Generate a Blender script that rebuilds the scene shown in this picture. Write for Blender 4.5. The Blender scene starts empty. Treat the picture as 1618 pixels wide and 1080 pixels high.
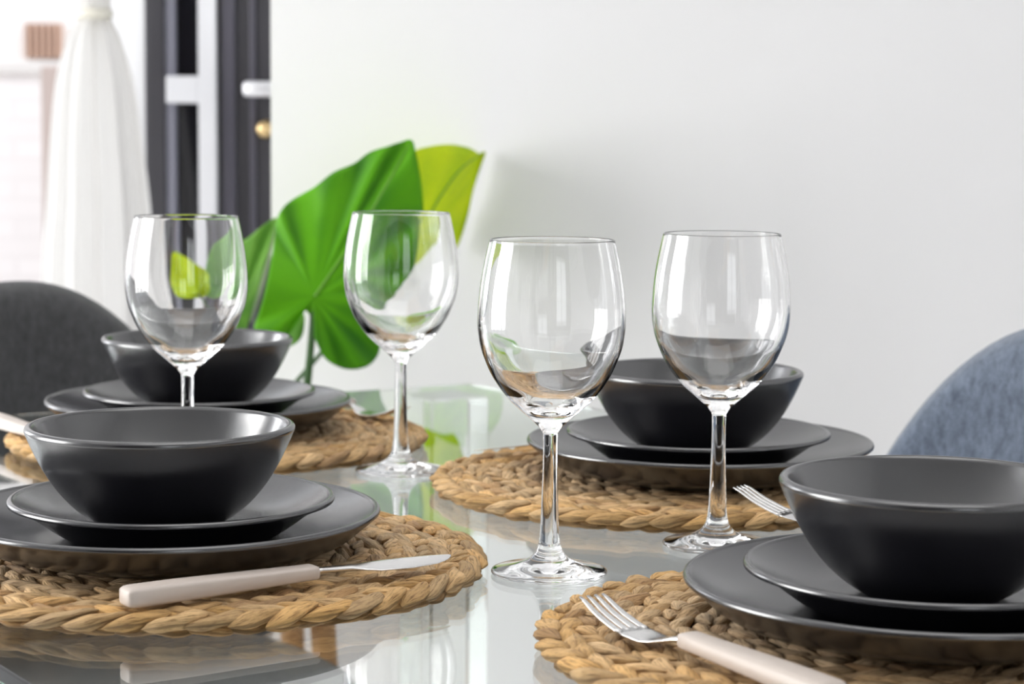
import bpy, bmesh, math, random
import numpy as np
from mathutils import Vector, Matrix
random.seed(7)
S = bpy.context.scene
C = S.collection
T = 0.75                      # height of the table top above the floor

# ------------------------------------------------------------------ camera
CH, PITCH, FPX, ROLL = 0.2739, 0.1008, 3388.3, -0.00798
cam_d = bpy.data.cameras.new('camera'); cam = bpy.data.objects.new('camera', cam_d); C.objects.link(cam)
S.camera = cam
cam_d.sensor_fit = 'HORIZONTAL'; cam_d.sensor_width = 36.0; cam_d.lens = FPX / 1618 * 36
cam_d.clip_start = 0.05; cam_d.clip_end = 100
cam_d.dof.use_dof = True; cam_d.dof.focus_distance = 1.27; cam_d.dof.aperture_fstop = 11.5
_R = Vector((1, 0, 0)); _F = Vector((0, math.cos(PITCH), -math.sin(PITCH))); _U = Vector((0, math.sin(PITCH), math.cos(PITCH)))
_c, _s = math.cos(ROLL), math.sin(ROLL)
_r = _R * _c - _U * _s; _u = _U * _c + _R * _s
cam.matrix_world = Matrix(((_r.x, _u.x, -_F.x, 0), (_r.y, _u.y, -_F.y, 0), (_r.z, _u.z, -_F.z, T + CH), (0, 0, 0, 1)))

def at(u, v, Y):              # a point of the place at depth Y
    du, dv = u - 809, 540 - v
    a = du * _c + dv * _s; b = -du * _s + dv * _c
    d = Vector((a / FPX, math.cos(PITCH) + b / FPX * math.sin(PITCH), -math.sin(PITCH) + b / FPX * math.cos(PITCH)))
    return Vector((0, 0, T + CH)) + d * (Y / d.y)

# ------------------------------------------------------------------ world, light, exposure
S.view_settings.view_transform = 'Standard'; S.view_settings.look = 'None'
S.view_settings.gamma = 1; S.view_settings.use_curve_mapping = False
S.view_settings.exposure = 0.2
W = bpy.data.worlds.new('sky'); S.world = W; W.use_nodes = True
bg = W.node_tree.nodes['Background']; bg.inputs[0].default_value = (0.93, 0.96, 1.0, 1); bg.inputs[1].default_value = 1.95

def area(name, loc, direction, sx, sy, power, col):
    l = bpy.data.lights.new(name, 'AREA'); l.shape = 'RECTANGLE'; l.size = sx; l.size_y = sy
    l.energy = power; l.color = col
    o = bpy.data.objects.new(name, l); C.objects.link(o); o.location = loc
    o.rotation_euler = Vector(direction).to_track_quat('-Z', 'Z').to_euler()
    return o
area('daylight_left_window', (-2.46, 1.4, 1.22), (1, 0, 0), 1.4, 2.2, 104, (1.0, 0.985, 0.965))
area('daylight_hall_window', (-2.46, 3.5, 1.35), (1, 0, 0), 1.0, 2.0, 36, (0.98, 0.98, 1.0))
area('rear_fill_added', (0.95, -2.46, 1.5), (0, 1, 0), 1.1, 1.7, 2.2, (0.97, 0.98, 1.0))  # dim fill added behind the camera, no window known there
area('overhead_fill_added', (0.2, 0.9, 2.545), (0, 0, -1), 1.5, 1.5, 10, (1.0, 0.985, 0.96))  # soft overhead fill added to brighten the upward faces

S.cycles.max_bounces = 24; S.cycles.transmission_bounces = 24; S.cycles.glossy_bounces = 10
S.cycles.diffuse_bounces = 6; S.cycles.transparent_max_bounces = 16
S.cycles.use_denoising = True; S.cycles.sample_clamp_indirect = 8; S.cycles.blur_glossy = 0.3

# ------------------------------------------------------------------ helpers
def mat(name, color, rough=0.5, metal=0.0, **kw):
    m = bpy.data.materials.new(name); m.use_nodes = True
    b = m.node_tree.nodes['Principled BSDF']
    b.inputs['Base Color'].default_value = (*color, 1); b.inputs['Roughness'].default_value = rough
    b.inputs['Metallic'].default_value = metal
    for k, v in kw.items():
        b.inputs[k.replace('_', ' ')].default_value = v
    return m
def N(m, kind, **kw):
    n = m.node_tree.nodes.new(kind)
    for k, v in kw.items(): setattr(n, k, v)
    return n
def L(m, a, b): m.node_tree.links.new(a, b)
def P(m): return m.node_tree.nodes['Principled BSDF']
def ramp(m, fac, stops):
    r = N(m, 'ShaderNodeValToRGB'); e = r.color_ramp.elements
    while len(e) < len(stops): e.new(0.5)
    for el, (p, c) in zip(e, stops): el.position = p; el.color = (*c, 1)
    L(m, fac, r.inputs[0]); return r.outputs[0]
def noise_bump(m, scale, strength, dist=0.002, coord='Object', detail=4, rough_var=None, vec_scale=None):
    tc = N(m, 'ShaderNodeTexCoord'); nz = N(m, 'ShaderNodeTexNoise'); nz.inputs['Scale'].default_value = scale; nz.inputs['Detail'].default_value = detail
    src = tc.outputs[coord]
    if vec_scale:
        mp = N(m, 'ShaderNodeMapping'); mp.inputs['Scale'].default_value = vec_scale; L(m, src, mp.inputs[0]); src = mp.outputs[0]
    L(m, src, nz.inputs['Vector'])
    bp_ = N(m, 'ShaderNodeBump'); bp_.inputs['Strength'].default_value = strength; bp_.inputs['Distance'].default_value = dist
    L(m, nz.outputs[0], bp_.inputs['Height']); L(m, bp_.outputs[0], P(m).inputs['Normal'])
    return nz
def new_mesh(name, verts, faces, material, parent=None, smooth=True, loc=None):
    me = bpy.data.meshes.new(name); me.from_pydata([tuple(v) for v in verts], [], faces); me.update()
    if material: me.materials.append(material)
    if smooth: me.polygons.foreach_set('use_smooth', [True] * len(me.polygons))
    o = bpy.data.objects.new(name, me); C.objects.link(o)
    if parent: o.parent = parent
    if loc is not None: o.location = loc
    return o
def from_bm(name, bm, material, parent=None, smooth=False):
    bmesh.ops.recalc_face_normals(bm, faces=bm.faces[:])
    me = bpy.data.meshes.new(name); bm.to_mesh(me); bm.free()
    if material: me.materials.append(material)
    if smooth: me.polygons.foreach_set('use_smooth', [True] * len(me.polygons))
    o = bpy.data.objects.new(name, me); C.objects.link(o)
    if parent: o.parent = parent
    return o
def add_box(bm, x0, x1, y0, y1, z0, z1, bevel=0.0, seg=2, M=None):
    vs = [bm.verts.new((x, y, z)) for x in (x0, x1) for y in (y0, y1) for z in (z0, z1)]
    fs = [bm.faces.new([vs[i] for i in q]) for q in ((0, 1, 3, 2), (4, 6, 7, 5), (0, 4, 5, 1), (2, 3, 7, 6), (0, 2, 6, 4), (1, 5, 7, 3))]
    bmesh.ops.recalc_face_normals(bm, faces=fs)
    if bevel:
        es = list({e for f in fs for e in f.edges})
        r = bmesh.ops.bevel(bm, geom=es, offset=bevel, segments=seg, affect='EDGES', profile=0.5)
        vs = list({v for f in r['faces'] for v in f.verts} | {v for v in vs if v.is_valid})
    if M is not None: bmesh.ops.transform(bm, matrix=M, verts=[v for v in vs if v.is_valid])
def box(name, x0, x1, y0, y1, z0, z1, m, parent=None, bevel=0.0, seg=2, smooth=False):
    bm = bmesh.new(); add_box(bm, x0, x1, y0, y1, z0, z1, bevel, seg)
    return from_bm(name, bm, m, parent, smooth)
def struct(o): o['kind'] = 'structure'; return o
def tag(o, label, cat=None, group=None):
    o['label'] = label
    if cat: o['category'] = cat
    if group: o['group'] = group
    return o
def empty(name, loc=(0, 0, 0), rz=0.0):
    o = bpy.data.objects.new(name, None); C.objects.link(o); o.location = loc; o.rotation_euler = (0, 0, rz)
    o.empty_display_size = 0.05; return o
def copy_tree(root, loc, rz=0.0):
    r = root.copy(); C.objects.link(r); r.location = loc; r.rotation_euler = (0, 0, rz)
    for ch in list(root.children):
        c = ch.copy(); C.objects.link(c); c.parent = r
        for g in ch.children:
            d = g.copy(); C.objects.link(d); d.parent = c
    return r
def catmull(pts, n, closed=False):
    pts = [Vector(p) for p in pts]; out = []; m = len(pts); segs = m if closed else m - 1
    for i in range(segs):
        if closed: a, b, c, d = (pts[(i + k - 1) % m] for k in range(4))
        else: a, b, c, d = pts[max(i - 1, 0)], pts[i], pts[i + 1], pts[min(i + 2, m - 1)]
        for j in range(n):
            t = j / n
            out.append(0.5 * ((2 * b) + (c - a) * t + (2 * a - 5 * b + 4 * c - d) * t * t + (3 * b - a - 3 * c + d) * t ** 3))
    if not closed: out.append(pts[-1])
    return out
def lathe(name, prof, m, seg=96, parent=None, loc=None):
    """prof: list of (r, z) from the axis round to the axis again; closed surface"""
    V = []; Fc = []
    idx = []
    for r, z in prof:
        if r < 1e-6: idx.append([len(V)]); V.append((0, 0, z))
        else:
            idx.append(list(range(len(V), len(V) + seg)))
            V += [(r * math.cos(2 * math.pi * k / seg), r * math.sin(2 * math.pi * k / seg), z) for k in range(seg)]
    for a, b in zip(idx, idx[1:]):
        for k in range(seg):
            k2 = (k + 1) % seg
            if len(a) == 1 and len(b) == 1: continue
            if len(a) == 1: Fc.append((a[0], b[k2], b[k]))
            elif len(b) == 1: Fc.append((a[k], a[k2], b[0]))
            else: Fc.append((a[k], a[k2], b[k2], b[k]))
    return new_mesh(name, V, Fc, m, parent, True, loc)
def tube(name, pts, radii, m, parent=None, seg=12, n=6):
    ps = catmull(pts, n); rs = [r[0] for r in catmull([(r, 0, 0) for r in radii], n)]
    V = []; Fc = []; up = Vector((0.3, 1, 0.1)).normalized()
    for i, p in enumerate(ps):
        t = (ps[min(i + 1, len(ps) - 1)] - ps[max(i - 1, 0)]).normalized()
        x = up.cross(t).normalized(); y = t.cross(x)
        for k in range(seg):
            a = 2 * math.pi * k / seg; V.append(p + (x * math.cos(a) + y * math.sin(a)) * rs[i])
    for i in range(len(ps) - 1):
        for k in range(seg):
            k2 = (k + 1) % seg; Fc.append((i * seg + k, i * seg + k2, (i + 1) * seg + k2, (i + 1) * seg + k))
    Fc.append(tuple(range(seg))[::-1]); Fc.append(tuple((len(ps) - 1) * seg + k for k in range(seg)))
    return new_mesh(name, V, Fc, m, parent)

# ------------------------------------------------------------------ materials
M_wall = mat('white_wall_paint', (0.81, 0.81, 0.82), 0.85); noise_bump(M_wall, 60, 0.04, 0.001)
M_ceil = mat('ceiling_paint', (0.74, 0.74, 0.74), 0.9)
M_floor = mat('pale_floor_tile', (0.66, 0.66, 0.65), 0.35)
tc = N(M_floor, 'ShaderNodeTexCoord'); br = N(M_floor, 'ShaderNodeTexBrick'); br.offset = 0
br.inputs['Color1'].default_value = (0.80, 0.80, 0.79, 1); br.inputs['Color2'].default_value = (0.78, 0.78, 0.77, 1); br.inputs['Mortar'].default_value = (0.66, 0.66, 0.65, 1)
br.inputs['Scale'].default_value = 1.0; br.inputs['Brick Width'].default_value = 0.6; br.inputs['Row Height'].default_value = 0.6; br.inputs['Mortar Size'].default_value = 0.004
L(M_floor, tc.outputs['Object'], br.inputs['Vector']); L(M_floor, br.outputs[0], P(M_floor).inputs['Base Color'])
M_rear = mat('rear_wall_taupe', (0.07, 0.058, 0.05), 0.7); noise_bump(M_rear, 20, 0.05)
M_white = mat('white_frame_paint', (0.82, 0.82, 0.84), 0.4)
M_darkdoor = mat('dark_grey_door_paint', (0.047, 0.045, 0.052), 0.38); noise_bump(M_darkdoor, 8, 0.05, 0.001, vec_scale=(20, 20, 1))
M_darkpane = mat('dark_door_glass', (0.012, 0.012, 0.016), 0.08)
M_greyframe = mat('lilac_grey_frame', (0.30, 0.30, 0.36), 0.4)
M_chromewhite = mat('satin_nickel_handle', (0.85, 0.85, 0.87), 0.3, 0.6)
M_brass = mat('brass_lock', (0.75, 0.55, 0.28), 0.3, 0.9)

def glass_mat(name, color, ior, absorb=None, dens=0.0, rough=0.0):
    m = bpy.data.materials.new(name); m.use_nodes = True; nt = m.node_tree
    nt.nodes.remove(nt.nodes['Principled BSDF']); out = nt.nodes['Material Output']
    g = nt.nodes.new('ShaderNodeBsdfGlass'); g.inputs['Color'].default_value = (*color, 1); g.inputs['IOR'].default_value = ior; g.inputs['Roughness'].default_value = rough
    nt.links.new(g.outputs[0], out.inputs['Surface'])
    if absorb:
        va = nt.nodes.new('ShaderNodeVolumeAbsorption'); va.inputs['Color'].default_value = (*absorb, 1); va.inputs['Density'].default_value = dens
        nt.links.new(va.outputs[0], out.inputs['Volume'])
    return m
M_glass = glass_mat('clear_wine_glass', (1, 1, 1), 1.5)
M_table = glass_mat('clear_table_glass', (1, 1, 1), 1.5, (0.45, 0.9, 0.78), 6.0)
M_acryl = glass_mat('clear_leg_glass', (0.97, 0.985, 0.97), 1.45)
M_windowpane = glass_mat('window_pane_glass', (1, 1, 1), 1.01)

M_cer = mat('matte_black_stoneware', (0.007, 0.007, 0.010), 0.2, 0.0, IOR=2.1)
nzc = noise_bump(M_cer, 90, 0.03, 0.0006)
nzr = N(M_cer, 'ShaderNodeTexNoise'); nzr.inputs['Scale'].default_value = 14; nzr.inputs['Detail'].default_value = 5
tcc = N(M_cer, 'ShaderNodeTexCoord'); L(M_cer, tcc.outputs['Object'], nzr.inputs['Vector'])
mr = N(M_cer, 'ShaderNodeMapRange'); mr.inputs['To Min'].default_value = 0.18; mr.inputs['To Max'].default_value = 0.29
L(M_cer, nzr.outputs[0], mr.inputs[0]); L(M_cer, mr.outputs[0], P(M_cer).inputs['Roughness'])

M_steel = mat('brushed_steel', (0.72, 0.71, 0.70), 0.22, 1.0)
M_handle = mat('beige_handle_plastic', (0.56, 0.49, 0.44), 0.42)
M_soil = mat('dark_potting_soil', (0.03, 0.02, 0.012), 0.95); noise_bump(M_soil, 60, 0.8, 0.01)
M_pot = mat('white_ceramic_pot', (0.75, 0.75, 0.74), 0.3)
M_wood = mat('honey_oak_wood', (0.42, 0.22, 0.09), 0.45); noise_bump(M_wood, 6, 0.1, 0.001, vec_scale=(20, 20, 1))

def fabric(name, c1, c2):
    m = mat(name, c1, 0.95, 0.0)
    P(m).inputs['Sheen Weight'].default_value = 0.35; P(m).inputs['Sheen Roughness'].default_value = 0.5
    tc = N(m, 'ShaderNodeTexCoord')
    a = N(m, 'ShaderNodeTexNoise'); a.inputs['Scale'].default_value = 85; a.inputs['Detail'].default_value = 6; a.inputs['Roughness'].default_value = 0.7
    mp = N(m, 'ShaderNodeMapping'); mp.inputs['Scale'].default_value = (1.6, 1.6, 0.8); L(m, tc.outputs['Object'], mp.inputs[0]); L(m, mp.outputs[0], a.inputs['Vector'])
    b = N(m, 'ShaderNodeTexNoise'); b.inputs['Scale'].default_value = 700; b.inputs['Detail'].default_value = 2; L(m, mp.outputs[0], b.inputs['Vector'])
    mx = N(m, 'ShaderNodeMath', operation='ADD'); m1 = N(m, 'ShaderNodeMath', operation='MULTIPLY'); m1.inputs[1].default_value = 0.45
    L(m, b.outputs[0], m1.inputs[0]); L(m, a.outputs[0], mx.inputs[0]); L(m, m1.outputs[0], mx.inputs[1])
    col = ramp(m, mx.outputs[0], [(0.52, c1), (0.93, c2)]); L(m, col, P(m).inputs['Base Color'])
    bp_ = N(m, 'ShaderNodeBump'); bp_.inputs['Strength'].default_value = 0.5; bp_.inputs['Distance'].default_value = 0.001
    L(m, b.outputs[0], bp_.inputs['Height']); L(m, bp_.outputs[0], P(m).inputs['Normal'])
    return m
M_blue = fabric('blue_grey_denim_fabric', (0.06, 0.078, 0.112), (0.185, 0.225, 0.295))
M_char = fabric('charcoal_felt_fabric', (0.035, 0.036, 0.038), (0.075, 0.076, 0.08))

def leaf_mat(name, c_dark, c_light, trans, tcol, veins=26):
    m = mat(name, c_light, 0.5); P(m).inputs['Specular IOR Level'].default_value = 0.28
    uv = N(m, 'ShaderNodeTexCoord'); sp = N(m, 'ShaderNodeSeparateXYZ'); L(m, uv.outputs['UV'], sp.inputs[0])
    # u = angle around the stalk joint, v = 0 at the joint .. 1 at the margin
    w = N(m, 'ShaderNodeMath', operation='MULTIPLY'); w.inputs[1].default_value = veins * math.pi * 2; L(m, sp.outputs[0], w.inputs[0])
    nz = N(m, 'ShaderNodeTexNoise'); nz.inputs['Scale'].default_value = 9; L(m, uv.outputs['Object'], nz.inputs['Vector'])
    nw = N(m, 'ShaderNodeMath', operation='MULTIPLY_ADD'); nw.inputs[1].default_value = 3.0; L(m, nz.outputs[0], nw.inputs[0]); L(m, w.outputs[0], nw.inputs[2])
    sn = N(m, 'ShaderNodeMath', operation='SINE'); L(m, nw.outputs[0], sn.inputs[0])
    mr = N(m, 'ShaderNodeMapRange'); mr.inputs['From Min'].default_value = -1; L(m, sn.outputs[0], mr.inputs[0])
    ad = N(m, 'ShaderNodeMath', operation='MULTIPLY_ADD'); ad.inputs[1].default_value = 0.24; L(m, mr.outputs[0], ad.inputs[0]); L(m, nz.outputs[0], ad.inputs[2])
    col = ramp(m, ad.outputs[0], [(0.35, c_dark), (0.75, c_light)])
    L(m, col, P(m).inputs['Base Color'])
    bp_ = N(m, 'ShaderNodeBump'); bp_.inputs['Strength'].default_value = 0.10; bp_.inputs['Distance'].default_value = 0.004
    L(m, sn.outputs[0], bp_.inputs['Height']); L(m, bp_.outputs[0], P(m).inputs['Normal'])
    tr = N(m, 'ShaderNodeBsdfTranslucent'); tr.inputs[0].default_value = (*tcol, 1)
    mxs = N(m, 'ShaderNodeMixShader'); mxs.inputs[0].default_value = trans
    L(m, P(m).outputs[0], mxs.inputs[1]); L(m, tr.outputs[0], mxs.inputs[2]); L(m, mxs.outputs[0], m.node_tree.nodes['Material Output'].inputs['Surface'])
    return m
M_leaf = leaf_mat('deep_green_leaf', (0.025, 0.15, 0.002), (0.12, 0.42, 0.003), 0.25, (0.20, 0.58, 0.008), 16)
M_leafy = leaf_mat('yellow_green_leaf', (0.34, 0.55, 0.001), (0.62, 0.74, 0.001), 0.5, (0.66, 0.74, 0.001), 10)
M_leafp = leaf_mat('pale_green_leaf', (0.10, 0.28, 0.05), (0.22, 0.46, 0.08), 0.3, (0.3, 0.6, 0.1), 10)
M_leafb = leaf_mat('bright_green_leaf', (0.12, 0.42, 0.0), (0.30, 0.62, 0.0), 0.4, (0.4, 0.8, 0.0), 8)
M_rib = mat('pale_leaf_rib', (0.14, 0.34, 0.03), 0.5)
M_ribp = mat('whitish_leaf_margin', (0.62, 0.72, 0.52), 0.5)
M_stalk = mat('green_stalk', (0.035, 0.10, 0.02), 0.45)

M_curt = mat('sheer_white_curtain', (0.84, 0.83, 0.81), 0.9)
tr = N(M_curt, 'ShaderNodeBsdfTranslucent'); tr.inputs[0].default_value = (0.85, 0.84, 0.82, 1)
mx = N(M_curt, 'ShaderNodeMixShader'); mx.inputs[0].default_value = 0.5
L(M_curt, P(M_curt).outputs[0], mx.inputs[1]); L(M_curt, tr.outputs[0], mx.inputs[2]); L(M_curt, mx.outputs[0], M_curt.node_tree.nodes['Material Output'].inputs['Surface'])

# braided water hyacinth: colour per strand lobe (attribute), fibres along the lobe (UV)
M_braid = mat('woven_water_hyacinth', (0.5, 0.33, 0.16), 0.62)
at_ = N(M_braid, 'ShaderNodeAttribute'); at_.attribute_name = 'strand'
uvn = N(M_braid, 'ShaderNodeUVMap'); mp = N(M_braid, 'ShaderNodeMapping'); mp.inputs['Scale'].default_value = (1.2, 14, 1)
L(M_braid, uvn.outputs[0], mp.inputs[0]); nz = N(M_braid, 'ShaderNodeTexNoise'); nz.inputs['Scale'].default_value = 1.6; nz.inputs['Detail'].default_value = 5; nz.inputs['Roughness'].default_value = 0.65
L(M_braid, mp.outputs[0], nz.inputs['Vector'])
tco = N(M_braid, 'ShaderNodeTexCoord'); nb = N(M_braid, 'ShaderNodeTexNoise'); nb.inputs['Scale'].default_value = 160; nb.inputs['Detail'].default_value = 4; L(M_braid, tco.outputs['Object'], nb.inputs['Vector'])
fib = ramp(M_braid, nz.outputs[0], [(0.34, (0.40, 0.31, 0.22)), (0.49, (0.92, 0.88, 0.82)), (0.70, (1.12, 1.1, 1.06))])
mixc = N(M_braid, 'ShaderNodeMix', data_type='RGBA', blend_type='MULTIPLY'); mixc.inputs[0].default_value = 1.0
L(M_braid, at_.outputs['Color'], mixc.inputs[6]); L(M_braid, fib, mixc.inputs[7]); L(M_braid, mixc.outputs[2], P(M_braid).inputs['Base Color'])
ah = N(M_braid, 'ShaderNodeMath', operation='MULTIPLY_ADD'); ah.inputs[1].default_value = 0.5; L(M_braid, nb.outputs[0], ah.inputs[0]); L(M_braid, nz.outputs[0], ah.inputs[2])
bpn = N(M_braid, 'ShaderNodeBump'); bpn.inputs['Strength'].default_value = 1.0; bpn.inputs['Distance'].default_value = 0.0022
L(M_braid, ah.outputs[0], bpn.inputs['Height']); L(M_braid, bpn.outputs[0], P(M_braid).inputs['Normal'])

# ------------------------------------------------------------------ the room
YW = 2.72                                   # front face of the white partition wall
XE = at(428, 200, YW).x
struct(box('floor', -3.0, 2.6, -2.9, 4.3, -0.1, 0, M_floor))
struct(box('ceiling', -3.0, 2.6, -2.9, 4.3, 2.6, 2.7, M_ceil))
struct(box('wall_back', XE, 2.1, YW, YW + 0.12, 0, 2.6, M_wall))
struct(box('wall_right', 2.0, 2.1, -2.4, YW, 0, 2.6, M_wall))
def wall_with_hole(name, axis, c0, c1, a0, a1, holes, m):
    bm = bmesh.new(); cur = a0
    def b(p0, p1, z0, z1):
        if p1 - p0 < 1e-4: return
        if axis == 'x': add_box(bm, c0, c1, p0, p1, z0, z1)
        else: add_box(bm, p0, p1, c0, c1, z0, z1)
    for (h0, h1, z0, z1) in holes:
        b(cur, h0, 0, 2.6); b(h0, h1, 0, z0); b(h0, h1, z1, 2.6); cur = h1
    b(cur, a1, 0, 2.6)
    return struct(from_bm(name, bm, m))
wall_with_hole('wall_left', 'x', -2.42, -2.3, -2.4, 4.2, [(0.7, 2.1, 0.1, 2.35), (3.0, 4.0, 0.35, 2.35)], M_wall)
wall_with_hole('wall_rear', 'y', -2.4, -2.3, -2.42, 2.1, [(0.4, 1.5, 0.65, 2.35)], M_rear)  # opening added for the rear fill lamp
XWR, XDL = at(183, 150, 4.2).x, at(230, 150, 4.2).x     # hall window edge, door edge
wall_with_hole('wall_hall', 'y', 4.2, 4.3, -2.42, 2.1, [(-1.9, XWR, 0.05, 2.35), (XDL, XDL + 1.25, 0.0, 2.15)], M_wall)
struct(box('baseboard_back', XE, 2.0, YW - 0.015, YW, 0, 0.09, M_white, bevel=0.003))
def frame(name, plane, c0, c1, a0, a1, z0, z1, mull, w=0.05, m=M_white):
    bm = bmesh.new()
    def b(p0, p1, q0, q1):
        if plane == 'x': add_box(bm, c0, c1, p0, p1, q0, q1)
        else: add_box(bm, p0, p1, c0, c1, q0, q1)
    b(a0, a0 + w, z0, z1); b(a1 - w, a1, z0, z1); b(a0 + w, a1 - w, z0, z0 + w); b(a0 + w, a1 - w, z1 - w, z1)
    for k in mull: b(k - w / 2, k + w / 2, z0 + w, z1 - w)
    return struct(from_bm(name, bm, m))
frame('window_1', 'x', -2.40, -2.34, 0.7, 2.1, 0.1, 2.35, [1.05, 1.4, 1.75], 0.06)
frame('window_2', 'x', -2.40, -2.34, 3.0, 4.0, 0.35, 2.35, [])
frame('rear_fill_frame', 'y', -2.38, -2.33, 0.4, 1.5, 0.65, 2.35, [0.95])  # unseen frame added in front of the rear fill lamp
frame('window_4', 'y', 4.22, 4.27, -1.9, XWR, 0.05, 2.35, [-1.35], 0.045)

cl = empty('overhead_fill_panel', (0.2, 0.9, 2.55))  # unseen panel added as housing for the overhead fill
bm = bmesh.new()
for (a, b_, c, d_) in ((-0.8, -0.76, -0.8, 0.8), (0.76, 0.8, -0.8, 0.8), (-0.76, 0.76, -0.8, -0.76), (-0.76, 0.76, 0.76, 0.8)): add_box(bm, a, b_, c, d_, -0.02, 0.05)
from_bm('frame', bm, M_white, cl)
box('back_plate', -0.76, 0.76, -0.76, 0.76, 0.03, 0.05, M_white, cl)
tag(cl, 'added square white fill panel overhead, above the dining table', 'ceiling light')

# dark entrance door with a glazed side panel and reflected white bars
d = struct(empty('door_1', (0, 0, 0)))
YD = 4.2
x = lambda u: at(u, 150, YD).x
box('door_frame', XDL, x(262), YD - 0.01, YD + 0.09, 0, 2.15, M_darkdoor, d, 0.004)
box('grey_strip', x(262), x(276), YD + 0.0, YD + 0.07, 0, 2.13, M_greyframe, d, 0.002)
box('side_pane', x(276), x(316), YD + 0.03, YD + 0.05, 0, 2.13, M_darkpane, d)
box('reflected_bar', x(315), x(343), YD - 0.015, YD + 0.07, 0, 2.13, M_white, d, 0.003)  # reflection of a window frame, built as a solid white bar
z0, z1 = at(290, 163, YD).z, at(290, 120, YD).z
box('reflected_cross_bar', x(264), x(315), YD - 0.015, YD + 0.07, z0, z1, M_white, d, 0.003)  # crosswise part of the same reflection, built solid
leafd = box('door_leaf', x(343), XDL + 1.25, YD + 0.005, YD + 0.055, 0, 2.13, M_darkdoor, d, 0.003)
bm = bmesh.new()
add_box(bm, x(352), x(372), YD - 0.006, YD + 0.006, 0.05, 2.1, 0.003); add_box(bm, x(395), x(404), YD - 0.004, YD + 0.006, 0.05, 2.1, 0.002)
from_bm('door_moulding', bm, mat('door_moulding_grey', (0.085, 0.08, 0.10), 0.35), leafd)
hz = at(405, 141, YD).z
bm = bmesh.new(); add_box(bm, x(389), x(470), YD - 0.06, YD - 0.035, hz - 0.015, hz + 0.015, 0.008, 3)
add_box(bm, x(440), x(462), YD - 0.045, YD + 0.006, hz - 0.011, hz + 0.011, 0.005)
from_bm('door_handle', bm, M_chromewhite, leafd, True)
lz = at(417, 204, YD).z
bm = bmesh.new(); bmesh.ops.create_cone(bm, cap_ends=True, segments=32, radius1=0.018, radius2=0.015, depth=0.03,
    matrix=Matrix.Translation((x(420), YD - 0.008, lz)) @ Matrix.Rotation(math.pi / 2, 4, 'X'))
from_bm('lock_cylinder', bm, M_brass, leafd, True)

# ------------------------------------------------------------------ outdoors beyond the hall window
M_ground = mat('pale_paving', (0.62, 0.60, 0.58), 0.9); noise_bump(M_ground, 4, 0.3)
struct(box('ground', -9, 9, 4.3, 14, -0.12, -0.02, M_ground))
hs = empty('neighbour_house', (-2.4, 10.2, -0.02))
M_rend = mat('pink_white_render', (0.80, 0.76, 0.74), 0.9); M_shut = mat('terracotta_shutter', (0.50, 0.33, 0.25), 0.8)
M_stone = mat('pale_stone', (0.6, 0.57, 0.55), 0.9)
def hbox(name, u0, u1, v0, v1, dy, th, m, parent=hs, bevel=0.0):
    a = at(u0, v1, 10.2) - Vector((-2.4, 10.2, -0.02)); b = at(u1, v0, 10.2) - Vector((-2.4, 10.2, -0.02))
    return box(name, a.x, b.x, dy, dy + th, a.z, b.z, m, parent, bevel)
box('house_wall', -5, 2.2, 0.0, 0.3, 0, 4.4, M_rend, hs)
bm = bmesh.new()
a = at(44, 92, 10.2) - Vector((-2.4, 10.2, -0.02)); b = at(98, 38, 10.2) - Vector((-2.4, 10.2, -0.02))
k = a.x
while k < b.x:
    add_box(bm, k, k + 0.016, -0.06, 0.0, a.z, b.z); k += 0.03
add_box(bm, a.x, b.x, -0.02, 0.0, a.z, b.z)
from_bm('shutter', bm, M_shut, hs)
hbox('window_recess', 70, 104, 100, 180, -0.03, 0.03, mat('brown_window', (0.22, 0.16, 0.14), 0.5))
tag(hs, 'pale rendered house with brown slatted shutter, blurred outside behind the curtain', 'house')
gw = empty('garden_wall', (-1.9, 8.2, -0.02))
M_brickw = mat('whitewashed_brick', (0.72, 0.70, 0.70), 0.9)
tcb = N(M_brickw, 'ShaderNodeTexCoord'); mpb = N(M_brickw, 'ShaderNodeMapping'); mpb.inputs['Rotation'].default_value = (math.pi / 2, 0, 0); L(M_brickw, tcb.outputs['Object'], mpb.inputs[0])
bb = N(M_brickw, 'ShaderNodeTexBrick'); bb.inputs['Scale'].default_value = 1; bb.inputs['Brick Width'].default_value = 0.22; bb.inputs['Row Height'].default_value = 0.075; bb.inputs['Mortar Size'].default_value = 0.01
bb.inputs['Color1'].default_value = (0.74, 0.70, 0.69, 1); bb.inputs['Color2'].default_value = (0.71, 0.67, 0.66, 1); bb.inputs['Mortar'].default_value = (0.69, 0.65, 0.64, 1)
L(M_brickw, mpb.outputs[0], bb.inputs['Vector']); L(M_brickw, bb.outputs[0], P(M_brickw).inputs['Base Color'])
zt = at(50, 118, 8.2).z + 0.02
box('wall_body', -3, 2.5, 0, 0.2, 0, zt, M_brickw, gw)
box('coping', -3.02, 2.52, -0.03, 0.23, zt, zt + 0.05, M_stone, gw, 0.01)
gt = box('garden_gate', at(66, 150, 8.0).x, at(99, 150, 8.0).x, 7.98, 8.04, -0.02, at(80, 104, 8.0).z, mat('faded_brown_gate', (0.42, 0.34, 0.31), 0.8), None, 0.01)
tag(gt, 'faded brown gate outside against the whitewashed wall, just left of the curtain', 'gate')
tag(gw, 'low whitewashed brick garden wall outside, left of the tied curtain', 'garden wall')

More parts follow.
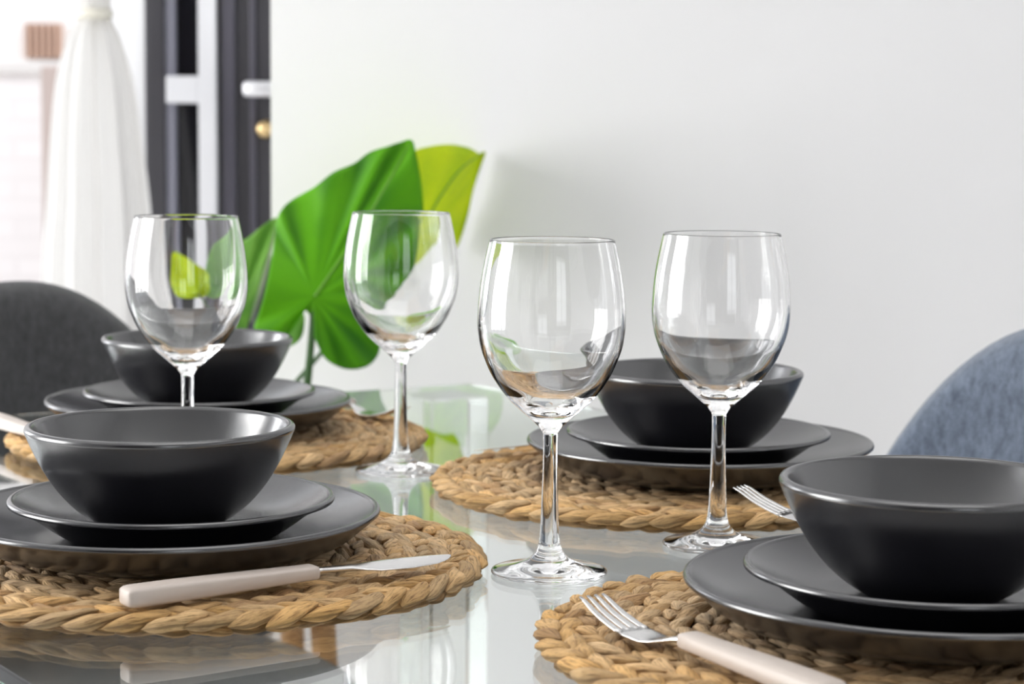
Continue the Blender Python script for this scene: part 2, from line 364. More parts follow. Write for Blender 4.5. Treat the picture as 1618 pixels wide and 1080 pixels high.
# ------------------------------------------------------------------ curtain tied back in the hall
cu = empty('tied_curtain', (at(150, 200, 3.98).x, 3.98, 0))
cx = cu.location.x
def px_x(u): return at(u, 200, 3.98).x - cx
ztie = at(150, 22, 3.98).z
rows = [(2.34, px_x(40), px_x(262)), (2.0, px_x(48), px_x(256)), (ztie + 0.28, px_x(88), px_x(216)), (ztie + 0.1, px_x(116), px_x(188)), (ztie, px_x(122), px_x(180)),
        (at(0, 60, 3.98).z, px_x(100), px_x(198)), (at(0, 130, 3.98).z, px_x(80), px_x(220)), (at(0, 230, 3.98).z, px_x(68), px_x(234)),
        (at(0, 330, 3.98).z, px_x(60), px_x(245)), (at(0, 450, 3.98).z, px_x(50), px_x(252)), (0.4, px_x(48), px_x(262)), (0.015, px_x(42), px_x(268))]
rz_ = catmull([(r[0], r[1], r[2]) for r in rows], 6)
nu = 180; V = []; Fc = []
for r in rz_:
    z, xa, xb = r
    wd = xb - xa
    for i in range(nu + 1):
        t = i / nu
        amp = min(0.035, 0.010 + 0.12 * wd * 0.6) * (1 if wd > 0.09 else 0.8)
        yy = amp * (1.5 * math.sin(t * 2 * math.pi * 1.6 + 0.6) + 0.5 * math.sin(t * 2 * math.pi * 4.3 + 1.5 * math.sin(z * 2.0)) + 0.16 * math.sin(t * 2 * math.pi * 13 + z * 2.3))
        V.append((xa + wd * t + 0.004 * math.sin(t * 40 + z * 2), yy, z))
for j in range(len(rz_) - 1):
    for i in range(nu):
        a = j * (nu + 1) + i; Fc.append((a, a + 1, a + nu + 2, a + nu + 1))
new_mesh('curtain_cloth', V, Fc, M_curt, cu)
tb = lathe('tieback', [(0.0, -0.02), (0.0355, -0.02), (0.0375, -0.01), (0.0375, 0.01), (0.0355, 0.02), (0.0, 0.02)], mat('cream_tieback', (0.70, 0.67, 0.58), 0.8), 48, cu, (0.0, 0.0, ztie))
tb.scale = (0.96, 1.0, 0.45)
tag(cu, 'sheer white curtain gathered by a cream tieback beside the dark door', 'curtain')

# ------------------------------------------------------------------ glass dining table
TH = math.radians(33); e1 = Vector((-math.cos(TH), -math.sin(TH), 0)); e2 = Vector((math.sin(TH), -math.cos(TH), 0))
CO = Vector((-0.0462, 2.2693, 0)); TW, TL = 0.835, 1.376
def tb_pt(a, b, z=0): return CO + e1 * a + e2 * b + Vector((0, 0, z))
tab = empty('glass_dining_table', tb_pt(TW / 2, TL / 2, 0), math.atan2(e2.y, e2.x))
GT = 0.009
box('table_top', -TL / 2, TL / 2, -TW / 2, TW / 2, T - GT, T, M_table, tab, 0.0012, 2)
LG = 0.068
for sx in (-1, 1):
    for sy in (-1, 1):
        cxl, cyl = sx * (TL / 2 - 0.022 - LG / 2), sy * (TW / 2 - 0.03 - LG / 2)
        lg = box('leg', cxl - LG / 2, cxl + LG / 2, cyl - LG / 2, cyl + LG / 2, 0.0, T - GT - 0.0006, M_acryl, tab, 0.003, 2)
        lg['label'] = 'clear square table leg'
tag(tab, 'rectangular clear glass dining table with green edges and square clear legs', 'table')

# ------------------------------------------------------------------ placemats
def make_mat(name, loc, seed, rz):
    rnd = np.random.RandomState(seed)
    nl, na = 12, 14
    s = np.linspace(-1, 1, nl)
    tv = []; tuv = []
    for i, t in enumerate(s):
        rr = max(0.0, 1 - abs(t) ** 2.1) ** 0.72
        for k in range(na):
            a = 2 * math.pi * k / na
            tv.append((t, rr * math.cos(a), rr * math.sin(a)))
            tuv.append((t, k / na))
    tv = np.array(tv); tuv = np.array(tuv)
    tf = [(i * na + k, i * na + (k + 1) % na, (i + 1) * na + (k + 1) % na, (i + 1) * na + k) for i in range(nl - 1) for k in range(na)]
    tf = np.array(tf)
    Vs, Fs, cols, uvs = [], [], [], []
    off = 0
    def lobe(r, ang, yaw, pitch, ll, ww, hh, z, tint):
        nonlocal off
        v = tv.copy()
        # flatten, twist and crumple each strand a little
        tw = rnd.uniform(-0.5, 0.5)
        y = v[:, 1] * ww; zz = v[:, 2] * hh
        a = tw * v[:, 0]
        y, zz = y * np.cos(a) - zz * np.sin(a), y * np.sin(a) + zz * np.cos(a)
        ph = rnd.uniform(0, 6.28, 3)
        cr = 1 + 0.12 * np.sin(v[:, 0] * 5 + ph[0]) + 0.13 * np.sin(tuv[:, 1] * 18.85 + ph[1] + v[:, 0] * 1.5)
        xx = v[:, 0] * ll; y = y * cr + ww * 0.16 * np.sin(v[:, 0] * 2.2 + ph[2]) ; zz = zz * cr
        zz = zz + xx * math.sin(pitch)
        x2 = xx * math.cos(yaw) - y * math.sin(yaw); y2 = xx * math.sin(yaw) + y * math.cos(yaw)
        # bend round the ring: x2 along the tangent, y2 outwards
        R = r + y2; A = ang + x2 / max(r, 0.006)
        Vs.append(np.stack([R * np.cos(A), R * np.sin(A), z + zz], 1)); Fs.append(tf + off); off += len(v)
        cols.append(np.tile(np.array([*tint, 1.0]), (len(v), 1)))
        u0 = rnd.uniform(0, 50); uvs.append(tuv + np.array([u0, rnd.uniform(0, 5)]))
    pitch_r = 0.0183
    rings = [0.0080 + pitch_r * k for k in range(0, 9)]
    ball = 0.1759 - 0.0095 - rings[-1]
    rings = [r + ball * (k / 8) for k, r in enumerate(rings)]
    wig = rnd.uniform(0, 6.28, (len(rings), 3))
    for k, r in enumerate(rings):
        n = max(5, int(round(2 * math.pi * r / 0.0205)))
        f = r / 0.17
        for j in range(n):
            for side in (-1, 1):
                ang = 2 * math.pi * (j + (0.5 if side > 0 else 0)) / n + rnd.uniform(-0.08, 0.08) / n
                rad = r + side * 0.0047 + 0.0007 * math.sin(3 * ang + wig[k, 0]) + rnd.uniform(-0.0006, 0.0006)
                g = rnd.uniform(0, 1); br_ = rnd.uniform(0.72, 1.15)
                outer = np.array((0.78, 0.47, 0.165)); inner = np.array((0.58, 0.44, 0.30)); pale = np.array((0.80, 0.63, 0.42)); brown = np.array((0.42, 0.23, 0.10))
                base = inner * (1 - f ** 1.5) + outer * f ** 1.5
                c = base * (1 - 0.5 * g) + pale * 0.5 * g
                if rnd.rand() < 0.13: c = c * 0.45 + brown * 0.55
                c = c * br_
                lobe(rad, ang, -side * math.radians(rnd.uniform(12, 21)), math.radians(rnd.uniform(5, 12)) * side,
                     rnd.uniform(0.0170, 0.0210) if r > 0.02 else 0.010, rnd.uniform(0.0052, 0.0066), rnd.uniform(0.0036, 0.0048), 0.0092 + rnd.uniform(-0.0006, 0.0004), c)
    # lower course showing under the rim
    r = rings[-1] + 0.0015; n = 56
    for j in range(n):
        c = np.array((0.52, 0.31, 0.12)) * rnd.uniform(0.75, 1.15)
        lobe(r + rnd.uniform(-0.001, 0.001), 2 * math.pi * j / n, math.radians(rnd.uniform(-15, 15)), 0, 0.0165, 0.0062, 0.0036, 0.0037, c)
    # core disc closing the gaps
    nseg = 96; R0 = 0.1685
    for zz in (0.0012, 0.0078):
        Vs.append(np.array([[R0 * math.cos(2 * math.pi * q / nseg), R0 * math.sin(2 * math.pi * q / nseg), zz] for q in range(nseg)]))
        cols.append(np.tile(np.array([0.10, 0.055, 0.025, 1.0]), (nseg, 1))); uvs.append(np.random.RandomState(1).rand(nseg, 2))
    bot, top = off, off + nseg
    faces = np.concatenate(Fs).tolist()
    faces.append([bot + q for q in range(nseg)][::-1]); faces.append([top + q for q in range(nseg)])
    faces += [[bot + q, bot + (q + 1) % nseg, top + (q + 1) % nseg, top + q] for q in range(nseg)]
    V = np.concatenate(Vs); V[:, 2] = np.clip(V[:, 2], 0.0004, 0.0145)
    o = new_mesh(name, V.tolist(), faces, M_braid)
    me = o.data; ca = me.color_attributes.new('strand', 'FLOAT_COLOR', 'POINT')
    ca.data.foreach_set('color', np.concatenate(cols).astype(np.float32).ravel())
    uvl = me.uv_layers.new(name='UVMap'); UV = np.concatenate(uvs)
    li = np.empty(len(me.loops), dtype=np.int32); me.loops.foreach_get('vertex_index', li)
    uvl.data.foreach_set('uv', UV[li].astype(np.float32).ravel())
    o.location = loc; o.rotation_euler = (0, 0, rz)
    return o
mats_xy = [(-0.1920, 1.2944), (-0.2506, 1.8154), (0.1175, 1.5998), (0.1912, 1.1033)]
sets_xy = [(-0.2093, 1.2878), (-0.2668, 1.8160), (0.1414, 1.5963), (0.2204, 1.1029)]
OB = [(-0.0027, -0.0035), (-0.0010, 0.0006), (-0.0040, 0.0016), (0.0005, 0.0005)]
OS = [(0.0030, 0.0030), (0.0006, -0.0001), (-0.0013, -0.0017), (0.0003, 0.0)]
where = ['front left, under the long beige knife', 'back left, near the charcoal chair',
         'back right, behind the centre wine glass', 'front right, under the large fork']
for i, (mx_, my_) in enumerate(mats_xy):
    o = make_mat('placemat', (mx_, my_, T), 11 + i, [0.3, 1.9, 4.0, 2.5][i])
    tag(o, 'round braided hyacinth placemat ' + where[i], 'placemat', 'braided placemats')

# ------------------------------------------------------------------ plates and bowls
ZM = T + 0.0147
def prof(outer, inner, rim):
    """outer/inner: (r,z) points from axis to rim; the rim is rounded"""
    o = [(p.x, p.y) for p in catmull([(r, z, 0) for r, z in outer], 6)]
    n = [(p.x, p.y) for p in catmull([(r, z, 0) for r, z in inner], 6)]
    (ro, zo), (ri, zi) = o[-1], n[-1]
    mid = []
    cxr, czr = (ro + ri) / 2, (zo + zi) / 2; a0 = math.atan2(zo - czr, ro - cxr); rad = math.hypot(ro - ri, zo - zi) / 2
    for k in range(1, 8):
        a = a0 + math.pi * k / 8; mid.append((cxr + rad * math.cos(a), czr + rad * math.sin(a)))
    return o + mid + n[::-1]
dinner_prof = [(0, 0.0015), (0.060, 0.0015), (0.066, 0.0008), (0.070, 0.0), (0.074, 0.0)] 
def plate(name, R, H, foot, floor_z, belly=0.0):
    outer = [(foot, 0.0), (foot + 0.010, 0.0030), (foot + (R - foot) * (0.45 + 0.12 * belly), H * (0.36 - 0.06 * belly)), (R - 0.012 + 0.004 * belly, H * (0.70 - 0.04 * belly)), (R - 0.0005, H - 0.0026)]
    r0 = 0.50 * R; inner = [(r0 + (R - 0.0045 - r0) * q, floor_z + (H - 0.0006 - floor_z) * q ** 1.7) for q in (0.0, 0.2, 0.4, 0.55, 0.7, 0.82, 0.92, 1.0)]
    p = prof(outer, inner, R)
    p = [(0, 0.002), (foot - 0.006, 0.002), (foot - 0.004, 0.0)] + p + [(0, floor_z)]
    return lathe(name, p, M_cer, 128)
HP, FP = 0.0259, 0.0082
big0 = plate('dinner_plate', 0.130, HP, 0.083, FP, 1.0)
HS, FS = 0.0246, 0.0078
small0 = plate('side_plate', 0.0989, HS, 0.056, FS)
zs_base = ZM + FP + 0.0002
zb_base = zs_base + FS + 0.0002
HB = T + 0.0919 - zb_base
outer = [(0.034, 0.0), (0.0355, 0.0012), (0.041, 0.0040), (0.0495, 0.0100), (0.0578, 0.0180), (0.0655, 0.0280), (0.0720, 0.0390), (0.0773, 0.0500), (0.0809, HB - 0.0022)]
inner = [(0.020, 0.0058), (0.034, 0.0072), (0.046, 0.0125), (0.0535, 0.0205), (0.0608, 0.0305), (0.0668, 0.0410), (0.0722, 0.0520), (0.0756, HB - 0.0010)]
bowl0 = lathe('bowl', [(0, 0.0018), (0.030, 0.0018), (0.031, 0.0)] + prof(outer, inner, 0.081) + [(0, 0.0055)], M_cer, 128)
wd = ['at front left, whole in view', 'at back left by the charcoal chair', 'at back right behind wine glass', 'at front right, cut by the frame']
for i in range(4):
    sx, sy = sets_xy[i]
    for base, z, (ox, oy), txt, cat in ((big0, ZM, (0, 0), 'large matt black dinner plate, lowest in stack ', 'plate'),
                                        (small0, zs_base, OS[i], 'smaller matt black side plate under the bowl ', 'plate'),
                                        (bowl0, zb_base, OB[i], 'matt black bowl topping the stack ', 'bowl')):
        o = base if i == 0 else base.copy()
        if i: C.objects.link(o)
        o.location = (sx + ox, sy + oy, z)
        tag(o, txt + wd[i], cat, {'dinner_plate': 'black dinner plates', 'side_plate': 'black side plates', 'bowl': 'black bowls'}[base.name.split('.')[0]])

# ------------------------------------------------------------------ wine glasses
GH = 0.2049
o_pts = [(0.0355, 0.0008), (0.0357, 0.0018), (0.0340, 0.0030), (0.026, 0.0046), (0.0170, 0.0070), (0.0110, 0.0105), (0.0078, 0.0150), (0.0064, 0.0210), (0.0057, 0.030),
         (0.0050, 0.050), (0.0045, 0.070), (0.0045, 0.083), (0.0052, 0.0880), (0.0100, 0.0935), (0.0172, 0.0998), (0.0240, 0.1058), (0.0293, 0.1119), (0.0336, 0.1180), (0.0371, 0.1240),
         (0.0399, 0.1304), (0.0424, 0.1370), (0.0440, 0.1435), (0.0449, 0.1510), (0.0450, 0.1580), (0.0444, 0.1680), (0.0430, 0.1800), (0.0408, 0.1920), (0.0381, GH - 0.0006)]
i_pts = [(0.0, 0.1012), (0.0060, 0.1016), (0.0125, 0.1037), (0.0190, 0.1080), (0.0245, 0.1128), (0.0294, 0.1180), (0.0336, 0.1238), (0.0372, 0.1302), (0.0402, 0.1370), (0.0421, 0.1435), (0.0433, 0.1510),
         (0.0436, 0.1580), (0.0431, 0.1680), (0.0418, 0.1800), (0.0397, 0.1920), (0.0370, GH - 0.0006)]
op = [(p.x, p.y) for p in catmull([(r, z, 0) for r, z in o_pts], 5)]
ip = [(max(p.x, 0.0), p.y) for p in catmull([(r, z, 0) for r, z in i_pts], 5)]
ip[0] = (0.0, i_pts[0][1])
gp = [(0, 0.0013), (0.012, 0.0011), (0.026, 0.0005), (0.033, 0.0001), (0.0350, 0.0003)] + op + [(0.03755 + 0.00055 * math.cos(q * math.pi / 8), GH - 0.0006 + 0.0006 * math.sin(q * math.pi / 8)) for q in range(1, 8)] + ip[::-1]
glass0 = lathe('wine_glass', gp, M_glass, 160)
g_xy = [(0.0239, 1.2962), (0.1355, 1.3882), (-0.0875, 1.6790), (-0.2412, 1.5837)]
g_lab = ['empty wine glass standing nearest the camera, in the centre of the table', 'empty wine glass on the right, in front of the back right bowl',
         'empty wine glass standing in front of the big green leaf', 'empty wine glass on the left, its foot hidden behind the front left bowl']
for i, (gx, gy) in enumerate(g_xy):
    o = glass0 if i == 0 else glass0.copy()
    if i: C.objects.link(o)
    o.location = (gx, gy, T + 0.0004); o.rotation_euler = (0, 0, i * 0.7)
    tag(o, g_lab[i], 'wine glass', 'stemmed wine glasses')

# ------------------------------------------------------------------ cutlery (local x runs from handle end to tip)
def loft(name, sections, m, parent):
    """sections: list of rings of equal length"""
    V = [p for s in sections for p in s]; n = len(sections[0]); Fc = []
    for i in range(len(sections) - 1):
        for k in range(n):
            k2 = (k + 1) % n; Fc.append((i * n + k, i * n + k2, (i + 1) * n + k2, (i + 1) * n + k))
    Fc.append(tuple(range(n))[::-1]); Fc.append(tuple((len(sections) - 1) * n + k for k in range(n)))
    return new_mesh(name, V, Fc, m, parent)
def sup(xp, yc, zc, hw, hh, n=20, e=0.45):
    r = []
    for k in range(n):
        a = 2 * math.pi * k / n; c, s = math.cos(a), math.sin(a)
        r.append((xp, yc + hw * math.copysign(abs(c) ** e, c), zc + hh * math.copysign(abs(s) ** e, s)))
    return r
def handle(parent, LH, z_end, z_neck):
    secs = []
    for t, w, h in ((0.0, 0.55, 0.55), (0.006, 0.82, 0.80), (0.022, 0.95, 0.95), (0.05, 1.0, 1.0), (0.3, 0.97, 0.98), (0.6, 0.88, 0.86), (0.9, 0.78, 0.74), (0.985, 0.76, 0.72), (1.0, 0.70, 0.62)):
        secs.append(sup(t * LH, 0, z_end + (z_neck - z_end) * t, 0.0088 * w, 0.0056 * h))
    return loft('handle', secs, M_handle, parent)
def make_knife():
    r = empty('table_knife')
    handle(r, 0.116, 0.0058, 0.0072)
    secs = []
    for xx, yc, hw, hh in ((0.113, 0, 0.0032, 0.0018), (0.120, 0, 0.0030, 0.0017), (0.138, 0.0, 0.0034, 0.0014), (0.146, -0.0015, 0.0058, 0.0010), (0.154, -0.0022, 0.0078, 0.0008), (0.175, -0.0022, 0.0086, 0.0007),
                           (0.193, -0.0008, 0.0070, 0.0006), (0.202, 0.0012, 0.0045, 0.0005), (0.207, 0.0028, 0.0020, 0.0004), (0.2085, 0.0035, 0.0005, 0.0003)):
        tl = math.radians(9) * min(1.0, max(0.0, (xx - 0.120) / 0.03)); zc_ = 0.0076 - (xx - 0.116) * 0.02
        secs.append([(a, b * math.cos(tl) - (c - zc_) * math.sin(tl), zc_ + b * math.sin(tl) + (c - zc_) * math.cos(tl)) for a, b, c in sup(xx, yc, zc_, hw, hh, 20, 0.7)])
    loft('blade', secs, M_steel, r)
    return r
def make_fork():
    r = empty('table_fork')
    handle(r, 0.112, 0.0058, 0.0080)
    # head: neck, palm and four tines along one bowed profile
    def zc(xx):
        pts = [(0.108, 0.0078), (0.120, 0.0066), (0.131, 0.0030), (0.145, 0.0014), (0.163, 0.0034), (0.180, 0.0076), (0.196, 0.0140)]
        for (xa, za), (xb, zb) in zip(pts, pts[1:]):
            if xx <= xb:
                t = (xx - xa) / (xb - xa); t2 = t
                return za + (zb - za) * t2
        return pts[-1][1]
    def zs(xx): return (zc(xx - 0.004) + zc(xx) + zc(xx + 0.004)) / 3
    neck = []
    for xx, hw, hh in ((0.109, 0.0030, 0.0020), (0.115, 0.0028, 0.0018), (0.121, 0.0034, 0.0016), (0.127, 0.0062, 0.0012), (0.133, 0.0086, 0.0009), (0.140, 0.0098, 0.0008), (0.154, 0.0100, 0.0008), (0.1605, 0.0099, 0.0008)):
        neck.append(sup(xx, 0, zs(xx), hw, hh, 20, 0.8))
    bm = bmesh.new()
    def add(secs):
        rows = [[bm.verts.new(p) for p in s] for s in secs]; n = len(rows[0])
        for a, b in zip(rows, rows[1:]):
            for k in range(n): bm.faces.new((a[k], a[(k + 1) % n], b[(k + 1) % n], b[k]))
        bm.faces.new(rows[0][::-1]); bm.faces.new(rows[-1])
    add(neck)
    for q in range(4):
        y0 = (q - 1.5) * 0.0053; secs = []
        for j in range(11):
            t = j / 10; xx = 0.158 + t * 0.038
            secs.append(sup(xx, y0 * (1 - 0.10 * t), zs(xx), 0.00205 * (1 - 0.5 * t ** 3), 0.0009 * (1 - 0.35 * t), 12, 0.8))
        add(secs)
    from_bm('head', bm, M_steel, r, True)
    return r
def place(o, p0, p1, z, label, cat, group):
    a = math.atan2(p1[1] - p0[1], p1[0] - p0[0])
    o.location = (p0[0], p0[1], z); o.rotation_euler = (0, 0, a); tag(o, label, cat, group)
ZC = T + 0.0150
k0 = make_knife(); f0 = make_fork()
place(k0, (-0.2069, 1.1281), (-0.034, 1.243), ZC, 'table knife with beige handle lying in front of the front left plates', 'knife', 'beige handled knives')
k2 = copy_tree(k0, (0, 0, 0)); d2 = Vector((0.545, -0.839)); n2 = Vector((-0.392, 1.746))
s2 = n2 - d2 * 0.105; place(k2, s2, n2, ZC - 0.002, 'knife with pale handle at the left edge, beside the back left plates', 'knife', 'beige handled knives')
k3 = copy_tree(k0, (0, 0, 0)); t3 = Vector((-0.031, 1.658)); d3 = Vector((0.87, 0.49)).normalized(); s3 = t3 + d3 * 0.2085
place(k3, s3, t3, ZC, 'knife whose dark blade shows behind the back right plates', 'knife', 'beige handled knives')
t4 = Vector((0.0429, 1.1071)); d4 = Vector((-0.53, 0.85)).normalized(); s4 = t4 - d4 * 0.196
place(f0, s4, t4, ZC, 'large fork with pinkish beige handle in front of the front right plates', 'fork', 'beige handled forks')
f3 = copy_tree(f0, (0, 0, 0)); t3 = Vector((0.152, 1.428)); d3 = Vector((-0.80, 0.60)); s3 = t3 - d3 * 0.196
place(f3, s3, t3, T + 0.0008, 'fork with only its tines visible, left of the front right bowl', 'fork', 'beige handled forks')
f3.rotation_mode = 'XYZ'; f3.rotation_euler = (0, -math.asin(0.0146 / 0.150), math.atan2(d3.y, d3.x))
f2 = copy_tree(f0, (0, 0, 0)); t2 = Vector((-0.0935, 1.853)); d2 = Vector((0.62, -0.785)).normalized(); s2 = t2 - d2 * 0.196
place(f2, s2, t2, ZC, 'fork on the back left placemat, its head beside the wine glass stem', 'fork', 'beige handled forks')

# ------------------------------------------------------------------ chairs (local +x faces the table)
def make_chair(name, fab):
    r = empty(name)
    # back: a dome shaped padded shell, curved round the sitter
    def shell(nm, fn, nu, nv, th):
        V = []; Fc = []
        g = [[fn(-1 + 2 * i / nu, j / nv) for i in range(nu + 1)] for j in range(nv + 1)]
        nrm = []
        for j in range(nv + 1):
            for i in range(nu + 1):
                a = g[j][min(i + 1, nu)] - g[j][max(i - 1, 0)]; b = g[min(j + 1, nv)][i] - g[max(j - 1, 0)][i]
                n = a.cross(b); nrm.append(n.normalized() if n.length > 1e-9 else Vector((1, 0, 0)))
        def tk(i, j):
            u = abs(-1 + 2 * i / nu); v = j / nv
            e = min(1, (1 - u) / 0.13) ; f = min(1, (1 - v) / 0.10, (v) / 0.10)
            q = lambda s: math.sqrt(max(0.0, 1 - (1 - s) ** 2))
            return th * (0.04 + 0.96 * q(e) * q(f))
        base = (nu + 1) * (nv + 1)
        for sgn in (1, -1):
            for j in range(nv + 1):
                for i in range(nu + 1): V.append(g[j][i] + nrm[j * (nu + 1) + i] * tk(i, j) * sgn * 0.5)
        for j in range(nv):
            for i in range(nu):
                a = j * (nu + 1) + i; q = (a, a + 1, a + nu + 2, a + nu + 1)
                Fc.append(q); Fc.append(tuple(base + k for k in q[::-1]))
        rim = [i for i in range(nu + 1)] + [j * (nu + 1) + nu for j in range(1, nv + 1)] + [nv * (nu + 1) + i for i in range(nu - 1, -1, -1)] + [j * (nu + 1) for j in range(nv - 1, 0, -1)]
        for k in range(len(rim)):
            a, b = rim[k], rim[(k + 1) % len(rim)]; Fc.append((b, a, base + a, base + b))
        return new_mesh(nm, V, Fc, fab, r)
    def back(u, v):
        uu = math.sin(u * math.pi / 2)
        # rows are dome shaped: v from the seat crease up along an arc
        hw = 0.205 + 0.032 * math.sin(min(1, v * 1.2) * math.pi)
        # superellipse dome
        top = 0.380 * (1 - abs(uu) ** 2.3) ** (1 / 2.1) + 0.012
        z = 0.465 + v * top
        xw = uu * (hw if v < 1 else hw)
        return Vector((-0.235 - 0.10 * (z - 0.46) + 0.085 * uu * uu, xw, z))
    shell('backrest', back, 44, 22, 0.042)
    def seat(u, v):
        x0 = -0.235 + v * 0.45
        hw = 0.215 + 0.03 * math.sin(v * math.pi) - 0.02 * v
        edge = 1 - 0.10 * max(0, v - 0.8) / 0.2
        edge *= (1 - abs(2 * v - 1) ** 3.2 * 0.93) ** 0.5
        return Vector((x0 + 0.03 * (1 - v) * u * u, u * hw * edge, 0.455 - 0.012 * math.sin(v * math.pi) + 0.012 * u * u))
    shell('seat', seat, 30, 24, 0.055)
    for sx in (-1, 1):
        for sy in (-1, 1):
            a = Vector((0.0 + sx * 0.14, sy * 0.15, 0.437)); b = Vector((-0.01 + sx * 0.205, sy * 0.21, 0.0))
            tube('leg', [a, (a + b) / 2, b], [0.017, 0.0145, 0.010], M_wood, r, 16, 4)
    return r
ch2 = make_chair('dining_chair', M_char)
p = tb_pt(TW / 2 - 0.005, 0.035); ch2.location = (p.x, p.y, 0); ch2.rotation_euler = (0, 0, math.atan2(e2.y, e2.x))
tag(ch2, 'charcoal fabric dining chair with rounded back at the far left end of the table', 'chair')
ch3 = make_chair('dining_chair', M_blue)
p = tb_pt(0.055, 0.645); ch3.location = (p.x, p.y, 0); ch3.rotation_euler = (0, 0, math.atan2(e1.y, e1.x))
tag(ch3, 'blue-grey mottled fabric dining chair with rounded back at the right of the table', 'chair')

# ------------------------------------------------------------------ elephant ear plant
PSX, PSY, PSZ = -0.315, 2.50, 0.47
stn = empty('plant_stand', (PSX, PSY, 0), 0.35)
bm = bmesh.new(); bmesh.ops.create_cone(bm, cap_ends=True, segments=48, radius1=0.125, radius2=0.125, depth=0.02, matrix=Matrix.Translation((0, 0, PSZ - 0.0105)))
from_bm('stand_top', bm, M_wood, stn)
for sx in (-1, 1):
    for sy in (-1, 1):
        tube('leg', [Vector((sx * 0.075, sy * 0.075, PSZ - 0.021)), Vector((sx * 0.085, sy * 0.085, 0.24)), Vector((sx * 0.095, sy * 0.095, 0.0))], [0.015, 0.0135, 0.011], M_wood, stn, 14, 4)
tag(stn, 'honey wood plant stand whose legs show through the glass below the front left placemat', 'plant stand')
pl = empty('potted_elephant_ear_plant', (PSX, PSY, PSZ))
PO = pl.location.copy()
pot = lathe('pot', [(0, 0), (0.085, 0), (0.09, 0.004), (0.112, 0.10), (0.120, 0.20), (0.121, 0.204), (0.119, 0.206), (0.115, 0.204), (0.109, 0.12), (0.10, 0.10), (0, 0.10)], M_pot, 64, pl)
lathe('soil', [(0, 0.099), (0.104, 0.099), (0.1105, 0.18), (0.06, 0.187), (0, 0.189)], M_soil, 48, pl)
def leaf(center, outline, Y0, yfun, m, mid=None, ribw=0.0022, ripple=0.006, nrip=9, seed=0, label=None, ribm=None):
    """outline and joint as seen in the photograph's frame, each point given its own depth"""
    pts = [(p.x, p.y) for p in catmull([(u, v, 0) for u, v in outline], 8, True)]
    n = len(pts); ns = 18; V = []; UVs = []; Fc = []
    rr = random.Random(seed)
    ph = rr.uniform(0, 6)
    c0 = Vector(center)
    for j in range(ns + 1):
        s = j / ns
        for k, (u, v) in enumerate(pts):
            uu = center[0] + (u - center[0]) * s; vv = center[1] + (v - center[1]) * s
            Y = Y0 + yfun(uu, vv, s) + ripple * s ** 2 * math.sin(2 * math.pi * nrip * k / n + ph)
            V.append(at(uu, vv, Y) - PO); UVs.append((k / n, s))
    for j in range(ns):
        for k in range(n):
            k2 = (k + 1) % n; Fc.append((j * n + k, j * n + k2, (j + 1) * n + k2, (j + 1) * n + k))
    o = new_mesh('leaf', V, Fc, m, pl)
    uvl = o.data.uv_layers.new(name='UVMap')
    li = np.empty(len(o.data.loops), dtype=np.int32); o.data.loops.foreach_get('vertex_index', li)
    uvl.data.foreach_set('uv', np.array(UVs, dtype=np.float32)[li].ravel())
    sm = o.modifiers.new('thickness', 'SOLIDIFY'); sm.thickness = 0.0009
    if mid:
        ps = []
        for (u, v) in mid:
            s = 0.5
            ps.append(at(u, v, Y0 + yfun(u, v, 0.5) - 0.0016) - PO)
        tube('leaf_rib', ps, [ribw] + [ribw * 0.8] * (len(ps) - 2) + [ribw * 0.25], ribm or M_rib, o, 8, 6)
    if label: o['label'] = label
    return o
big = [(650, 221), (630, 225), (609, 232), (584, 241), (559, 258), (527, 272), (498, 295), (461, 316), (445, 331), (437, 352), (434, 376), (424, 436), (411, 488), (402, 515),
       (408, 534), (428, 540), (450, 533), (468, 512), (481, 490), (492, 505), (500, 540), (514, 566), (535, 579), (559, 583), (582, 577), (597, 560), (604, 535), (622, 505), (645, 470), (662, 420), (670, 372), (669, 330), (665, 285), (657, 240)]
def yb(u, v, s):      # left half turns towards the window, right half away
    d = ((u - 495) * 0.80 + (v - 468) * 0.52) / 200.0
    return -0.012 + 0.035 * d * d + 0.018 * d + 0.03 * max(0, (468 - v) / 240) 
leaf((497, 468), big, 2.375, yb, M_leaf, [(497, 468), (530, 420), (570, 362), (612, 290), (648, 226)], 0.0015, 0.005, 11, 1, 'large deep green leaf')
yel = [(655, 240), (680, 231), (712, 228), (740, 233), (757, 242), (767, 240), (760, 262), (748, 300), (738, 345), (722, 390), (700, 402), (670, 425), (640, 447), (610, 470), (612, 440), (620, 380), (632, 320), (642, 270)]
leaf((655, 385), yel, 2.50, lambda u, v, s: 0.207 * min(1.0, max(0.0, (u - 650 + max(0, v - 240) * 0.27) / 112.0)) ** 1.1, M_leafy, [(655, 385), (690, 320), (725, 270), (762, 242)], 0.0016, 0.0015, 5, 2, 'yellow-green leaf lit from behind')
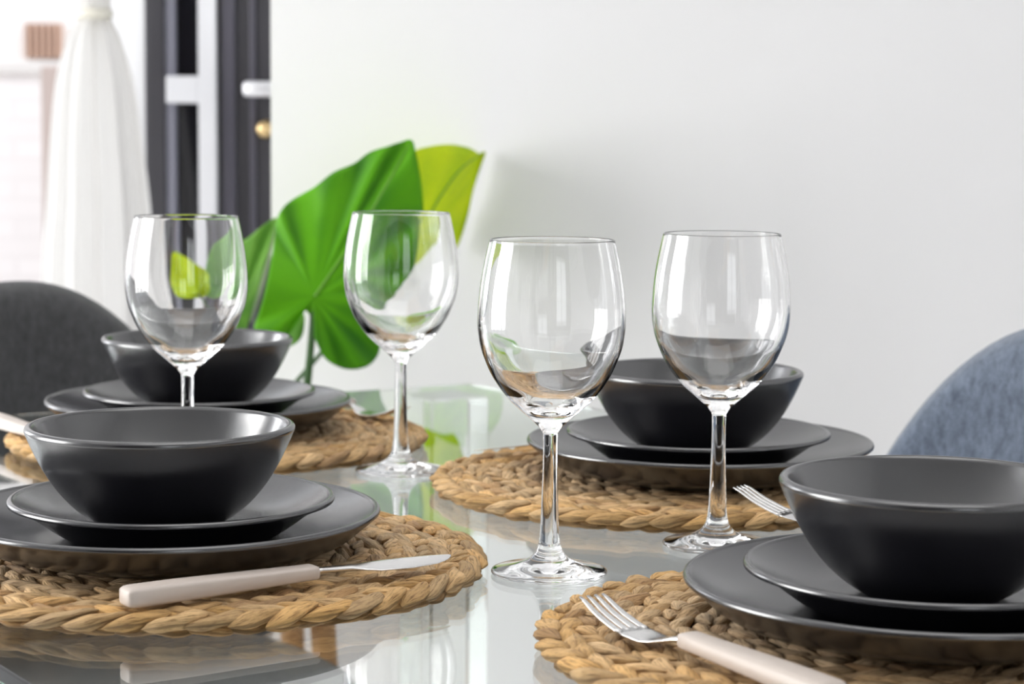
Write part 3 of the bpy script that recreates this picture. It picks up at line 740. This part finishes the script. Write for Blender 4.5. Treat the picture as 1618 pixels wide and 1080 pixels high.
lft = [(437, 344), (418, 354), (396, 372), (372, 388), (350, 402), (336, 430), (330, 470), (336, 512), (360, 530), (385, 524), (394, 505), (408, 455), (422, 405), (431, 372)]
leaf((372, 500), lft, 2.57, lambda u, v, s: 0.02 * (1 - s), M_leafp, [(437, 346), (432, 370), (424, 402), (412, 450), (396, 508)], 0.0038, 0.003, 5, 3, 'pale green leaf with a light edge', M_ribp)
sm_ = [(268, 410), (290, 416), (318, 430), (338, 444), (342, 475), (345, 512), (320, 522), (285, 522), (266, 505), (262, 470), (264, 435)]
leaf((320, 508), sm_, 2.53, lambda u, v, s: 0.012 * math.sin(s * 2), M_leafy, None, 0.001, 0.004, 4, 4, 'small yellow-green leaf')
low = [(655, 640), (672, 620), (705, 611), (745, 609), (780, 615), (795, 640), (788, 675), (765, 700), (730, 712), (695, 706), (665, 690), (654, 664)]
leaf((668, 690), low, 2.40, lambda u, v, s: 0.01 * s, M_leafb, [(668, 690), (705, 668), (745, 650), (785, 630)], 0.0014, 0.003, 4, 5, 'low yellow-green leaf under the table edge')
und = [(480, 496), (462, 490), (440, 505), (434, 530), (450, 548), (470, 540), (480, 520)]
leaf((478, 500), und, 2.42, lambda u, v, s: 0.0, M_leafp, None, 0.001, 0.002, 3, 6, 'pale underside of a folded leaf')
soil_top = Vector((PO.x, PO.y, 0.185))
def stalk(u, v, Y, via, r=0.0042):
    a = at(u, v, Y) - PO; b = Vector((via[0], via[1], 0.184))
    m1 = at(via[2], via[3], Y + 0.01) - PO
    tube('stalk', [b, b * 0.5 + m1 * 0.5 + Vector((0, 0, 0.012)), m1, a], [r * 1.4, r * 1.2, r, r * 0.7], M_stalk, pl, 10, 8)
stalk(497, 470, 2.368, (0.0, 0.0, 477, 650), 0.0052)
stalk(655, 388, 2.512, (0.03, 0.02, 462, 610), 0.003)
stalk(372, 502, 2.595, (-0.03, 0.0, 430, 600), 0.003)
stalk(320, 510, 2.54, (-0.04, -0.01, 380, 600), 0.0025)
stalk(668, 688, 2.406, (0.03, -0.02, 540, 690), 0.0025)
tag(pl, 'large-leaved elephant ear plant behind the table against the white wall', 'plant')
